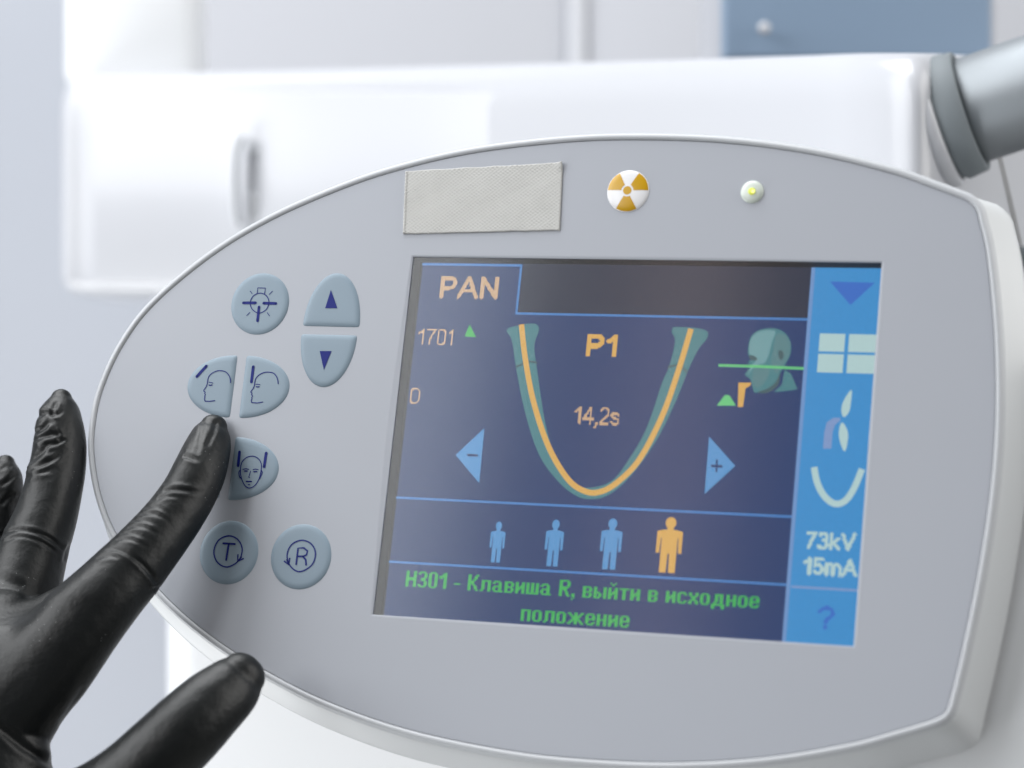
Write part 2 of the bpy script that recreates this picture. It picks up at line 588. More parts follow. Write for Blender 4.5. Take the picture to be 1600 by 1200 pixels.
# face plate with the window cut out
angs = np.arctan2(OUT[:, 1], OUT[:, 0])
idx = np.argsort(angs)
O2 = OUT[idx]
a2 = np.arctan2(O2[:, 1], O2[:, 0])
cor = [math.atan2(sy * WY, sx * WX) for sx, sy in ((-1, -1), (1, -1), (1, 1), (-1, 1))]
ext = []
for ca in cor:
    k = int(np.argmin(abs(a2 - ca)))
    a2[k] = ca                                     # nearest outline sample is paired with the corner
inner = []
for a in a2:
    ca, sa = math.cos(a), math.sin(a)
    s = min(WX / abs(ca) if abs(ca) > 1e-9 else 1e9, WY / abs(sa) if abs(sa) > 1e-9 else 1e9)
    inner.append((ca * s, sa * s))
inner = np.array(inner)
mid = [inner * (1 - t) + O2 * t for t in (0, 0.02, 0.5, 1)]
V, F = loft([ring3(inner, -0.6), ring3(inner, -0.12)] + [ring3(mid[1], 0.0), ring3(mid[2], 0), ring3(O2, 0), ring3(O2, -0.5)])
mesh('face_plate', V, F, M_face, cp)

def off(d, z, flare=0.0):
    k = NRM * d
    if flare:
        sx = np.clip(NRM[:, 0] / 0.5, 0, 1)
        sy = np.clip(-NRM[:, 1] / 0.5, 0, 1)
        k = NRM * (d + 0.7 * flare) + flare * np.stack([3.7 * sx * sx * (3 - 2 * sx), -3.6 * sy * sy * (3 - 2 * sy)], 1)
    # the shell's lip is shallow at the egg's tip and deepens towards the right end
    t = np.clip((OUT[:, 0] + 25) / 60, 0, 1)
    t = t * t * (3 - 2 * t)
    R_ = ring3(OUT + k, 0.0)
    zz = np.where(z < -2.0, -2.0 + (z + 2.0) * (0.5 + 0.5 * t), z)
    R_[:, 2] = zz * MM
    return R_


V, F = loft([off(-0.2, -0.9), off(0.12, -0.55), off(0.16, -0.05), off(0.3, 0.22), off(0.6, 0.42), off(1.0, 0.45), off(1.4, 0.3), off(1.75, -0.05), off(1.98, -0.6), off(2.05, -1.2), off(1.9, -1.9)])
auto_smooth(mesh('rim', V, F, M_white, cp, smooth=True), 60)

V, F = loft([off(0.0, -1.0), off(1.55, -1.5), off(1.65, -2.2), off(1.7, -3.0, 0.1), off(1.8, -6, 0.45), off(1.9, -10.2, 0.97), off(2.0, -10.9, 1.05), off(1.95, -11.6, 1.08), off(1.6, -12.0, 1.05),
             off(0.2, -12.6, 1.0), off(-2, -18, 0.6), off(-8, -26, 0.2), off(-20, -32), off(-45, -36)], False, True)
auto_smooth(mesh('housing', V, F, M_housing, cp, smooth=True), 40)

# mounting bracket carrying the panel at its lower right
bp_ = [(18, -58), (24, -74), (44, -92), (80, -112), (140, -130), (200, -120), (205, -40), (190, 30), (150, 42), (110, 30), (80, 20), (40, -10)]
BP = resample(catmull(bp_, 10, closed=True), 200)
BN = normals2(BP)
V, F = loft([ring3(BP - BN * 5, -10.5), ring3(BP - BN * 2.5, -10.9), ring3(BP - BN * 0.8, -12.2), ring3(BP, -15.5), ring3(BP, -60)], True, True)
auto_smooth(mesh('mount_bracket', V, F, M_housing, cp, smooth=True), 40)

# ---- display: dark recess, lit sheet and everything drawn on it
ZL = -5.0
rect = lambda x0, y0, x1, y1: [(x0, y0), (x1, y0), (x1, y1), (x0, y1)]
RC = np.array(rect(-WX, -WY, WX, WY), float)
V, F = loft([ring3(RC, -0.35), ring3(RC * 1.0, -5.2)])
V2, F2 = loft([ring3(RC * 1.0, -5.2), ring3(RC * 1.04, -5.2), ring3(RC * 1.04, -5.9)], False, True)
b = len(V)
mesh('screen_recess', np.vstack([V, V2]), F + [tuple(i + b for i in f) for f in F2], M_dark, cp)


def lc(u, v):
    return on_panel(u, v, ZL)


x_left, y_top = lc(661, 412)[0], 43.4
x_bar = lc(1270, 470)[0]
scr = sheet('screen', [rect(-WX + 0.75, -WY + 0.05, WX - .02, WY - 0.05)], ZL, L_navy, cp)
layer = [ZL]


def Z(k):
    return ZL + 0.03 * k


ytab = (lc(807, 489)[1] + lc(1262, 500)[1]) / 2
xtab = lc(811, 450)[0]
ytop = lc(740, 414)[1]
yl2 = (lc(620, 777)[1] + lc(1237, 808)[1]) / 2
yl3 = (lc(608, 877)[1] + lc(1222, 914)[1]) / 2
sheet('header_field', [rect(xtab, ytab, x_bar - .4, WY - .06)], Z(1), L_black, scr)
sheet('menu_bar', [rect(x_bar, -WY + .06, WX - .03, WY - .06)], Z(1), L_blue, scr)
sheet('bar_edge', [rect(x_bar - .9, -WY + .06, x_bar, WY - .06)], Z(2), L_edge, scr)
lw = 0.55
x0 = lc(660, 412)[0]
sheet('tab_outline', [rect(x0, ytop - lw / 2, xtab + lw / 2, ytop + lw / 2), rect(xtab - lw / 2, ytab - lw / 2, xtab + lw / 2, ytop - lw / 2),
                      rect(xtab + lw / 2, ytab - lw / 2, x_bar - .9, ytab + lw / 2)], Z(2), L_line, scr)
sheet('divider_line', [rect(x0, yl2 - lw / 2, x_bar - .9, yl2 + lw / 2)], Z(2), L_line, scr)
sheet('divider_line', [rect(x0, yl3 - lw / 2, x_bar - .9, yl3 + lw / 2)], Z(2), L_line, scr)
yq = (lc(1233, 917)[1] + lc(1337, 922)[1]) / 2
sheet('divider_line', [rect(x_bar + .3, yq - .25, WX - .04, yq + .25)], Z(2), L_lav, scr)


def P(*uv):
    return [lc(*q) for q in uv]


def icon(name, polys, k, material, label=None):
    o = sheet(name, polys, Z(k), material, scr)
    if label:
        o['label'] = label
    return o


# ---- lettering as display pixels
BOLD = {
 'H': ['##...##'] * 4 + ['#######'] * 2 + ['##...##'] * 4,
 '3': ['.####.', '##..##', '....##', '....##', '..###.', '..###.', '....##', '....##', '##..##', '.####.'],
 '0': ['.####.'] + ['##..##'] * 8 + ['.####.'],
 '1': ['...##', '..###', '#####', '##.##', '...##', '...##', '...##', '...##', '...##', '...##'],
 '-': ['....'] * 6 + ['####'] + ['....'] * 3,
 'R': ['######.', '##...##', '##...##', '##...##', '######.', '#####..', '##.##..', '##..##.', '##..##.', '##...##'],
 ',': ['..'] * 8 + ['##', '##', '.#', '#.'],
 'К': ['##...##', '##..##.', '##..##.', '##.##..', '####...', '####...', '##.##..', '##..##.', '##..##.', '##...##'],
 'л': ['.######', '.##..##', '.##..##', '.##..##', '.##..##', '.##..##', '##...##'],
 'а': ['.####..', '##..##.', '....##.', '.#####.', '##..##.', '##..##.', '.######'],
 'в': ['#####.', '##..##', '##..##', '#####.', '##..##', '##..##', '#####.'],
 'и': ['##..##', '##..##', '##.###', '######', '###.##', '##..##', '##..##'],
 'й': ['.#..#.', '..##..', '......', '##..##', '##..##', '##.###', '######', '###.##', '##..##', '##..##'],
 'ш': ['##.##.##'] * 6 + ['########'],
 'ы': ['##....##', '##....##', '##....##', '####..##', '##.##.##', '##.##.##', '####..##'],
 'т': ['######'] + ['..##..'] * 6,
 'с': ['.####.', '##..##', '##....', '##....', '##....', '##..##', '.####.'],
 'х': ['##..##', '##..##', '.####.', '..##..', '.####.', '##..##', '##..##'],
 'о': ['.####.'] + ['##..##'] * 5 + ['.####.'],
 'д': ['..#####.', '..##.##.', '..##.##.', '..##.##.', '..##.##.', '.##..##.', '########', '##....##', '##....##'],
 'н': ['##..##'] * 3 + ['######'] + ['##..##'] * 3,
 'е': ['.####.', '##..##', '##..##', '######', '##....', '##..##', '.####.'],
 'п': ['######'] + ['##..##'] * 6,
 'ж': ['##..##..##', '.##.##.##.', '..######..', '...####...', '..######..', '.##.##.##.', '##..##..##'],
 ' ': ['...'] * 7,
}
DESC = {',': 2, 'д': 2}


def bitmap_text(name, text, left, right_, cap_px, k, material):
    """Bitmap lettering: the string spans from photo pixel left to right_ along its baseline."""
    A, B = lc(*left), lc(*right_)
    Hh = abs(lc(left[0], left[1] - cap_px)[1] - A[1])
    cols = sum(len(BOLD[ch][0]) + 1 for ch in text) - 1
    sx, sy = (B[0] - A[0]) / cols, Hh / 10
    y0 = (A[1] + B[1]) / 2
    polys = []
    cx = 0
    for ch in text:
        rows = BOLD[ch]
        base = DESC.get(ch, 0)
        for r, row in enumerate(rows):
            yb = y0 + (len(rows) - 1 - r - base) * sy
            c0 = 0
            while c0 < len(row):
                if row[c0] == '#':
                    c1 = c0
                    while c1 < len(row) and row[c1] == '#':
                        c1 += 1
                    xa = A[0] + (cx + c0) * sx
                    polys.append(rect(xa, yb, A[0] + (cx + c1) * sx, yb + sy * 1.0))
                    c0 = c1
                else:
                    c0 += 1
        cx += len(rows[0]) + 1
    return sheet(name, polys, Z(k), material, scr)


def arc(cx, cy, rx, ry, a0, a1, n=12):
    return [(cx + rx * math.cos(math.radians(a0 + (a1 - a0) * i / n)), cy + ry * math.sin(math.radians(a0 + (a1 - a0) * i / n))) for i in range(n + 1)]


GL = {  # strokes on a 10 unit tall grid, (width, strokes)
 'P': (7, [[(0.8, 0), (0.8, 10), (4, 10)] + arc(4, 7.3, 2.4, 2.7, 90, -90) + [(0.8, 4.6)]]),
 'A': (8.4, [[(0.3, 0), (4.2, 10), (8.1, 0)], [(1.7, 3.3), (6.7, 3.3)]]),
 'N': (7.6, [[(0.8, 0), (0.8, 10), (6.8, 0), (6.8, 10)]]),
 '1': (4.6, [[(0.6, 7.4), (2, 8.2), (3.4, 10), (3.4, 0)]]),
 '7': (6, [[(0.4, 9.8), (5.6, 9.8), (3.6, 6), (2.3, 2.8), (1.9, 0)]]),
 '0': (6, [[(1.6, 0.2), (0.5, 1.5), (0.5, 8.5), (1.6, 9.8), (4.4, 9.8), (5.5, 8.5), (5.5, 1.5), (4.4, 0.2), (1.6, 0.2)]]),
 '4': (6.4, [[(4.6, 0), (4.6, 10), (0.4, 3), (6.2, 3)]]),
 ',': (2.6, [[(1.6, 0.4), (1.6, -0.6), (0.9, -1.9)]]),
 '2': (6, [arc(3, 7.2, 2.5, 2.7, 160, -20) + [(4.6, 4.9), (1.6, 2.2), (0.5, 0.1), (5.6, 0.1)]]),
 's': (5.4, [[(4.8, 5.6)] + arc(2.7, 5.5, 2.0, 1.5, 40, 250, 9) + arc(2.8, 2, 2.2, 1.9, 70, -160, 10)]),
 '3': (6.2, [arc(3, 7.4, 2.4, 2.4, 150, -80) + arc(3, 2.7, 2.7, 2.6, 85, -150)]),
 'k': (6, [[(0.8, 0), (0.8, 10)], [(5.2, 6.8), (0.9, 3)], [(2.4, 4.2), (5.4, 0)]]),
 'V': (8, [[(0.3, 10), (4, 0), (7.7, 10)]]),
 '5': (6.2, [[(5.4, 9.8), (1.3, 9.8), (0.8, 5.2)] + arc(2.9, 3.2, 2.6, 3.0, 130, -150)]),
 'm': (9.4, [[(0.8, 0), (0.8, 6.8)], [(0.8, 5.4)] + arc(2.9, 4.8, 1.9, 1.9, 150, 0, 8) + [(4.8, 0)], [(4.8, 5.2)] + arc(6.8, 4.8, 1.9, 1.9, 150, 0, 8) + [(8.7, 0)]]),
 '?': (6, [arc(3, 7.3, 2.5, 2.5, 165, -45) + [(3.4, 4.6), (3.1, 2.8)], [(3.1, 0.9), (3.1, 0.0)]]),
}


def stroke_text(name, text, left, right_, cap_px, stroke_px, k, material, pitch=0.36, gap=1.2):
    """Lettering rasterised on the display's own pixel grid."""
    A, B = lc(*left), lc(*right_)
    Hh = abs(lc(left[0], left[1] - cap_px)[1] - A[1])
    tot = sum(GL[c][0] for c in text) + gap * (len(text) - 1)
    sw = stroke_px * pitch
    sx, sy = (B[0] - A[0] - sw * .5) / tot, (Hh - sw) / 10
    y0 = (A[1] + B[1]) / 2 + sw / 2
    segs = []
    cx = 0
    for ch in text:
        wd, st_ = GL[ch]
        for line in st_:
            q = np.array([(A[0] + sw * .25 + (cx + p[0]) * sx, y0 + p[1] * sy) for p in line])
            segs += [(q[i], q[i + 1]) for i in range(len(q) - 1)]
        cx += wd + gap
    a = np.array([s[0] for s in segs]); bb = np.array([s[1] for s in segs])
    px = np.arange(math.floor((a[:, 0].min() - sw) / pitch), math.ceil((np.r_[a[:, 0], bb[:, 0]].max() + sw) / pitch) + 1)
    py = np.arange(math.floor((np.r_[a[:, 1], bb[:, 1]].min() - sw) / pitch), math.ceil((np.r_[a[:, 1], bb[:, 1]].max() + sw) / pitch) + 1)
    polys = []
    dd = bb - a
    LL = np.maximum((dd ** 2).sum(1), 1e-9)
    for j in py:
        row = []
        for i in px:
            c_ = np.array([(i + .5) * pitch, (j + .5) * pitch])
            t = np.clip(((c_ - a) * dd).sum(1) / LL, 0, 1)
            dist = np.sqrt((((a + dd * t[:, None]) - c_) ** 2).sum(1)).min()
            row.append(dist <= sw / 2 + 0.02)
        i0 = 0
        while i0 < len(row):
            if row[i0]:
                i1 = i0
                while i1 < len(row) and row[i1]:
                    i1 += 1
                polys.append(rect(px[i0] * pitch, j * pitch, (px[i1 - 1] + 1) * pitch, (j + 1) * pitch))
                i0 = i1
            else:
                i0 += 1
    return sheet(name, polys, Z(k), material, scr)


stroke_text('mode_lettering', 'PAN', (685, 465), (778, 469), 35, 2.6, 3, L_tan)
stroke_text('program_lettering', 'P1', (913, 557), (966, 559), 36, 3.2, 3, L_orange, gap=1.6)
stroke_text('counter_lettering', '1701', (652, 538), (709, 540), 25, 1.0, 3, L_tan)
stroke_text('counter_lettering', '0', (639, 631), (655, 631), 25, 1.0, 3, L_tan)
stroke_text('time_lettering', '14,2s', (896, 663), (967, 665), 28, 1.35, 3, L_tan, gap=0.8)
stroke_text('voltage_lettering', '73kV', (1258, 859), (1336, 861), 29, 2.1, 3, L_white)
stroke_text('current_lettering', '15mA', (1254, 899), (1339, 902), 29, 2.1, 3, L_white)
stroke_text('help_lettering', '?', (1275, 984), (1303, 985), 38, 2.2, 3, L_dblue)
bitmap_text('message_lettering', 'H301 - Клавиша R, выйти в исходное', (633, 918), (1186, 949), 25, 3, L_green)
bitmap_text('message_lettering', 'положение', (813, 972), (983, 979), 26, 3, L_green)

# arrows and triangles
icon('triangle_icon', [P((734, 507), (744, 527), (726, 526))], 3, L_green)
icon('arrow_key', [P((712, 711), (749, 755), (757, 669))], 3, L_icon, 'blue arrow pointing left with a minus sign')
icon('minus_sign', [P((730, 709), (747, 710), (747, 714), (730, 713))], 4, L_navy)
icon('arrow_key', [P((1108, 682), (1101, 772), (1149, 728))], 3, L_icon, 'blue arrow pointing right with a plus sign')
icon('plus_sign', [P((1111, 726), (1129, 727), (1129, 731), (1111, 730)), P((1119, 718), (1122, 718), (1121, 738), (1118, 738))], 4, L_navy)
icon('menu_arrow', [P((1297, 440), (1329, 477), (1367, 442))], 3, L_dblue)
g = P((1281, 521), (1276, 582), (1320, 550), (1325, 553))
gx0, gx1, gx2 = lc(1279, 550)[0], lc(1319, 550)[0], lc(1325, 550)[0]
gy0, gy1, gy2, gy3 = lc(1322, 522)[1], lc(1322, 550)[1], lc(1322, 554)[1], lc(1322, 583)[1]
icon('grid_icon', [rect(gx0, gy1, gx1, gy0), rect(gx2, gy1, WX - .15, gy0), rect(gx0, gy3, gx1, gy2), rect(gx2, gy3, WX - .15, gy2)], 3, L_white)
# teeth icon
icon('tooth_icon', [P(*catmull([(1331, 610), (1323, 618), (1316, 632), (1315, 645), (1319, 652), (1326, 645), (1329, 634)], 4, closed=True))], 3, L_white)
icon('tooth_icon', [P(*catmull([(1316, 660), (1311, 672), (1312, 688), (1318, 704), (1322, 702), (1325, 685), (1324, 672)], 4, closed=True))], 3, L_white)
icon('sensor_icon', [P((1286, 701), (1299, 701), (1301, 675), (1305, 664), (1313, 657), (1313, 653), (1302, 653), (1292, 660), (1288, 675))], 3, L_lav)
U = catmull(P((1272, 730), (1277, 754), (1288, 775), (1304, 787), (1320, 783), (1334, 764), (1347, 733)), 8)
icon('arch_icon', ribbon_loop(U, 1.5), 3, L_white)

# jaw arch drawing
arch_out = [(791, 518), (800, 532), (806, 572), (820, 642), (842, 710), (872, 752), (899, 774), (922, 780), (950, 774), (985, 745), (1025, 690), (1055, 630), (1075, 580),
            (1092, 545), (1105, 529), (1104, 517), (1082, 512), (1052, 511)]
arch_in = [(1049, 519), (1055, 533), (1045, 575), (1035, 597), (1010, 670), (980, 722), (955, 752), (922, 762), (895, 755), (870, 720), (852, 660), (840, 582), (835, 540),
           (842, 518), (839, 507), (825, 506), (810, 509), (795, 512)]
ao = catmull(arch_out, 4)
ai = catmull(arch_in, 4)
icon('jaw_arch', [P(*list(ao) + list(ai))], 3, L_teal)
icon('jaw_joint', ribbon_loop(P((806, 574), (818, 568), (829, 565), (840, 567)), 0.5), 4, L_teal_dark)
icon('jaw_joint', ribbon_loop(P((1043, 574), (1055, 571), (1066, 574), (1074, 582)), 0.5), 4, L_teal_dark)
yl = catmull(P((815, 507), (821, 560), (834, 628), (857, 697), (887, 748), (915, 768), (940, 768), (967, 752), (1000, 717), (1035, 650), (1060, 580), (1080, 514)), 8)
icon('layer_line', ribbon_loop(yl, 1.36), 5, L_orange)

# head drawing
head = [(1170, 536), (1175, 524), (1186, 516), (1202, 513), (1218, 515), (1230, 524), (1236, 538), (1235, 554), (1229, 566), (1224, 575), (1219, 584), (1214, 596), (1203, 606), (1190, 611), (1180, 614),
        (1176, 606), (1174, 597), (1171, 591), (1164, 586), (1168, 579), (1172, 573), (1169, 566), (1175, 560), (1169, 555)]
icon('head_drawing', [P(*catmull(head, 3, closed=True))], 3, L_teal)
icon('head_highlight', [P(*catmull([(1171, 540), (1176, 526), (1188, 518), (1204, 516), (1212, 520), (1206, 535), (1202, 552), (1196, 566), (1186, 570), (1176, 576), (1170, 585), (1174, 572), (1182, 562), (1172, 556)], 3, closed=True))], 4, L_teal_light)
icon('head_shade', [P(*catmull([(1213, 524), (1224, 522), (1233, 533), (1234, 550), (1229, 563), (1222, 574), (1212, 584), (1206, 570), (1207, 552), (1210, 538)], 3, closed=True))], 4, L_teal_mid)
icon('ear_drawing', [P(*catmull([(1217, 548), (1223, 549), (1225, 556), (1221, 563), (1217, 558)], 3, closed=True))], 5, L_teal_dark)
icon('cheek_drawing', [P(*catmull([(1178, 578), (1190, 572), (1202, 574), (1200, 590), (1190, 602), (1180, 606), (1176, 594)], 3, closed=True))], 4, L_teal_mid)
icon('eye_shade', [P(*catmull([(1170, 556), (1178, 556), (1184, 562), (1174, 563)], 3, closed=True))], 5, L_teal_dark)
icon('neck_drawing', [P((1209, 613), (1222, 601), (1226, 578), (1236, 584), (1246, 608), (1238, 610))], 3, L_teal)
icon('jaw_shade', [P(*catmull([(1184, 613), (1200, 607), (1213, 596), (1219, 582), (1217, 600), (1206, 611), (1194, 615)], 3, closed=True))], 4, L_teal_dark)
icon('reference_line', ribbon_loop(P((1123, 571), (1190, 573), (1256, 576)), 0.62), 5, L_pgreen)
icon('support_icon', [P((1154, 598), (1174, 598), (1172, 603), (1165, 607), (1161, 636), (1153, 636))], 3, L_orange)
icon('triangle_icon', [P((1133, 617), (1140, 618), (1150, 634), (1120, 634))], 3, L_pgreen)


def patient(cx, top, bot, wpx, material, label):
    t, b_ = lc(cx, top), lc(cx - (bot - top) * .055, bot)
    H_ = t[1] - b_[1]
    Wd = abs(lc(cx + wpx / 2, top)[0] - lc(cx - wpx / 2, top)[0])
    x = (t[0] + b_[0]) / 2
    y = b_[1]
    h = Wd / 2
    body = [(-.50, .77), (-1, .74), (-1, .35), (-.74, .35), (-.68, .62), (-.62, .62), (-.62, 0), (-.1, 0), (-.06, .34), (.06, .34), (.1, 0), (.62, 0), (.62, .62), (.68, .62), (.74, .35), (1, .35), (1, .74), (.50, .77)]
    neck = [(-.25, .765), (.25, .765), (.25, .84), (-.25, .84)]
    hd = [(.42 * math.cos(a), .895 + .105 * math.sin(a)) for a in np.linspace(0, 2 * math.pi, 18, endpoint=False)]
    polys = [[(x + p[0] * h, y + p[1] * H_) for p in q] for q in (body, neck, hd)]
    return icon('patient_icon', polys, 3, material, label)


patient(779, 815, 879, 23, L_icon, 'smallest blue patient figure')
patient(868, 812, 885, 28, L_icon, 'second smallest blue patient figure')
patient(957, 810, 890, 33, L_icon, 'largest blue patient figure')
patient(1048, 808, 895, 40, L_orange, 'tallest figure, lit yellow')

# cover pane
sheet('screen_pane', [rect(-WX + .01, -WY + .01, WX - .01, WY - .01)], -0.4, M_glass, cp)

# ---- membrane buttons
BTOP = 0.38


def button(outline, label):
    """outline(inset) gives the pad's closed outline in mm, drawn in by inset. A soft pad rising from the face film."""
    rings = []
    for ins, z in ((-0.25, -0.1), (-0.15, 0.04), (0.12, 0.16), (0.42, 0.27), (0.8, 0.35), (1.25, BTOP), (2.6, BTOP + 0.015)):
        Q = resample(np.array(outline(ins), float), 200)
        for _ in range(8 + int(14 * max(0, ins))):
            Q = (np.roll(Q, 1, 0) + 2 * Q + np.roll(Q, -1, 0)) / 4
        rings.append(ring3(Q, z))
    V, F = loft(rings, False, True)
    o = mesh('button', V, F, M_button, cp, smooth=True)
    o['label'] = label
    return o


def circle(cx, cy, r):
    return lambda e: [(cx + (r - e) * math.cos(a), cy + (r - e) * math.sin(a)) for a in np.linspace(0, 2 * math.pi, 160, endpoint=False)]


def half_ellipse(cx, cy, rx, ry, a0, a1):
    """Half oval cut along its chord; the chord side faces away from the middle angle of the arc."""
    m = math.radians((a0 + a1) / 2)

    def outline(e):
        X, Y = rx - e, ry - e
        reach = X if abs(math.sin(m)) < 0.5 else Y
        c = math.asin(min(0.9, max(-0.9, e / reach)))
        return [(cx + X * math.cos(t), cy + Y * math.sin(t)) for t in np.linspace(math.radians(a0) + c, math.radians(a1) - c, 100)]
    return outline


b_light = button(circle(-96.9, 31.2, 7.7), 'round button with a lamp and crosshair symbol')
b_up = button(half_ellipse(-77.0, 26.0, 7.4, 13.2, 0, 180), 'upper arrow button, triangle pointing up')
b_down = button(half_ellipse(-77.2, 23.6, 7.3, 12.8, 180, 360), 'lower arrow button, triangle pointing down')
b_pl = button(half_ellipse(-101.4, 10.1, 12.4, 7.7, 90, 270), 'half oval button with a head profile and slanted bar')
b_pr = button(half_ellipse(-98.6, 10.1, 12.3, 7.7, -90, 90), 'half oval button with a head profile and upright bar')
b_tl = button(half_ellipse(-101.6, -10.2, 12.4, 7.6, 90, 270), 'half oval button under the pressing fingertip')
b_tr = button(half_ellipse(-98.8, -10.4, 12.3, 7.7, -90, 90), 'half oval button with a front face symbol')
b_t = button(circle(-96.9, -31.1, 7.65), 'round button with a circled letter T')
b_r = button(circle(-77.7, -31.1, 7.75), 'round button with a circled letter R')

ZS = BTOP + 0.09


def bt(u, v):
    return on_panel(u, v, ZS)


def symbol(parent, strokes, fills=()):
    """strokes: (list of photo pixels, width mm, smooth?)"""
    polys = []
    for pts, wd, sm in strokes:
        q = np.array([bt(*p) for p in pts])
        closed = sm == 'loop'
        if sm:
            q = catmull(q, 8, closed=closed)
        polys += ribbon_loop(q, wd, closed)
        if not closed:
            for e in (q[0], q[-1]):
                polys.append([(e[0] + wd / 2 * math.cos(a), e[1] + wd / 2 * math.sin(a)) for a in np.linspace(0, 2 * math.pi, 10, endpoint=False)])
    for f in fills:
        polys.append([bt(*p) for p in f])
    return sheet('symbol', polys, ZS, M_ink, parent)


def z4(ox, oy, sx, pts):
    return [(ox + x / sx, oy + y / sx) for x, y in pts]


THIN, BAR = 0.24, 0.72
zl = lambda *p: z4(340, 420, 10.908, p)
symbol(b_light, [
    (zl((712, 415), (820, 450), (875, 560), (830, 690), (710, 755), (600, 700), (555, 590), (600, 470)), THIN, 'loop'),
    (zl((675, 415), (683, 325), (815, 328), (800, 425)), THIN, False),
    (zl((440, 580), (645, 580)), BAR, False), (zl((785, 585), (992, 590)), BAR, False), (zl((705, 650), (680, 885)), BAR, False),
    (zl((555, 380), (588, 422)), 0.18, False), (zl((935, 382), (880, 435)), 0.18, False),
    (zl((548, 745), (495, 795)), 0.18, False), (zl((845, 748), (885, 803)), 0.18, False)])
symbol(b_up, [], [[(517, 453), (527, 481.5), (508, 481.5)]])
symbol(b_down, [], [[(499.5, 548.5), (518, 548.5), (506, 578)]])
zp = lambda *p: z4(280, 550, 8.889, p)
symbol(b_pl, [
    (zl_ := zp((375, 195), (245, 340)), 0.75, False),
    (zp((712, 425), (708, 375), (690, 325), (650, 280), (600, 262), (540, 260), (480, 280), (425, 320), (400, 370), (390, 440)), THIN, True),
    (zp((390, 440), (370, 490), (340, 530), (342, 545), (362, 560), (352, 575), (365, 595), (352, 608), (355, 620), (350, 660), (360, 682)), THIN, False),
    (zp((360, 682), (420, 685), (495, 675)), THIN, False),
    (zp((412, 418), (440, 424), (468, 432)), 0.2, False), (zp((415, 458), (430, 464), (455, 458)), 0.3, False)])
symbol(b_pr, [
    (zp((1028, 205), (1002, 415)), 0.75, False),
    (zp((1374, 440), (1368, 390), (1350, 340), (1310, 295), (1250, 280), (1190, 282), (1130, 305), (1080, 345), (1055, 390), (1045, 460)), THIN, True),
    (zp((1045, 460), (1028, 505), (993, 550), (995, 562), (1012, 572), (1004, 590), (1020, 615), (1006, 630), (1010, 645), (1000, 675), (1008, 702)), THIN, False),
    (zp((1008, 702), (1080, 708), (1160, 695)), THIN, False),
    (zp((1068, 447), (1095, 448), (1122, 454)), 0.2, False), (zp((1070, 482), (1088, 484), (1110, 482)), 0.3, False)])
zf = lambda *p: z4(350, 680, 12.0, p)
symbol(b_tr, [
    (zf((535, 392), (630, 430), (690, 510), (700, 620), (665, 790), (590, 930), (480, 990), (390, 940), (325, 800), (308, 650), (335, 510), (420, 420)), THIN, 'loop'),
    (zf((290, 315), (266, 570)), 0.75, False), (zf((790, 335), (752, 590)), 0.75, False),
    (zf((355, 640), (410, 628), (465, 640)), 0.22, False), (zf((545, 645), (590, 635), (640, 645)), 0.22, False),
    (zf((385, 672), (435, 672)), 0.32, False), (zf((560, 685), (615, 682)), 0.32, False),
    (zf((497, 675), (475, 750), (462, 790), (482, 795)), 0.2, False),
    (zf((418, 865), (515, 868)), 0.32, False), (zf((450, 925), (485, 925)), 0.2, False),
    (zf((300, 660), (280, 690), (288, 770), (312, 805)), THIN, True), (zf((708, 668), (716, 700), (695, 760), (665, 820)), THIN, True)])
zt = lambda *p: z4(300, 810, 7.273, p)
RG = 0.34
symbol(b_t, [
    (zt((415, 198), (520, 240), (570, 350), (530, 480), (400, 552), (290, 500), (248, 380), (300, 250)), RG, 'loop'),
    (zt((355, 283), (487, 291)), 0.5, False), (zt((418, 288), (388, 472)), 0.5, False),
    (zt((522, 415), (518, 490), (582, 458)), 0.42, False), (zt((560, 440), (518, 490)), 0.42, False)])
symbol(b_r, [
    (zt((1245, 248), (1355, 290), (1403, 400), (1360, 530), (1225, 605), (1120, 545), (1080, 420), (1130, 300)), RG, 'loop'),
    (zt((1183, 522), (1205, 338), (1270, 335), (1312, 370), (1300, 415), (1260, 432), (1195, 430)), 0.45, False),
    (zt((1260, 432), (1292, 470), (1297, 528)), 0.45, False),
    (zt((1050, 488), (1098, 525), (1110, 455)), 0.42, False), (zt((1078, 470), (1098, 525)), 0.42, False)])

# ---- warning badge and indicator light
def dome(name, cx, cy, r, h, material, parent, z0=-0.05, lip=0.0):
    rings = []
    for k in range(13):
        a = math.pi / 2 * k / 13
        rr_, zz = r * math.cos(a) ** 0.8, z0 + h * math.sin(a) ** 0.9
        rings.append(np.array([((cx + rr_ * math.cos(t)) * MM, (cy + rr_ * math.sin(t)) * MM, zz * MM) for t in np.linspace(0, 2 * math.pi, 64, endpoint=False)]))
    V, F = loft(rings, False, True)
    return mesh(name, V, F, material, parent, smooth=True)


BX, BY, BR, BH = -4.35, 60.5, 5.2, 0.8
M_badge = mat('badge_white', srgb(226, 226, 228), rough=0.25)
badge = dome('warning_badge', BX, BY, BR, BH, M_badge, cp)


def dome_z(r):
    k = min(1.0, (r / BR)) ** (1 / 0.8)
    return -0.05 + BH * math.sqrt(max(0, 1 - k * k)) ** 0.9


def dome_sector(a0, a1, r0, r1):
    """One trefoil blade lying on the dome."""
    na, nr = 14, 10
    V, F = [], []
    for i in range(nr + 1):
        r = r0 + (r1 - r0) * i / nr
        for j in range(na + 1):
            a = math.radians(a0 + (a1 - a0) * j / na)
            V.append(((BX + r * math.cos(a)) * MM, (BY + r * math.sin(a)) * MM, (dome_z(r) + 0.04) * MM))
    for i in range(nr):
        for j in range(na):
            F.append((i * (na + 1) + j, (i + 1) * (na + 1) + j, (i + 1) * (na + 1) + j + 1, i * (na + 1) + j + 1))
    return V, F


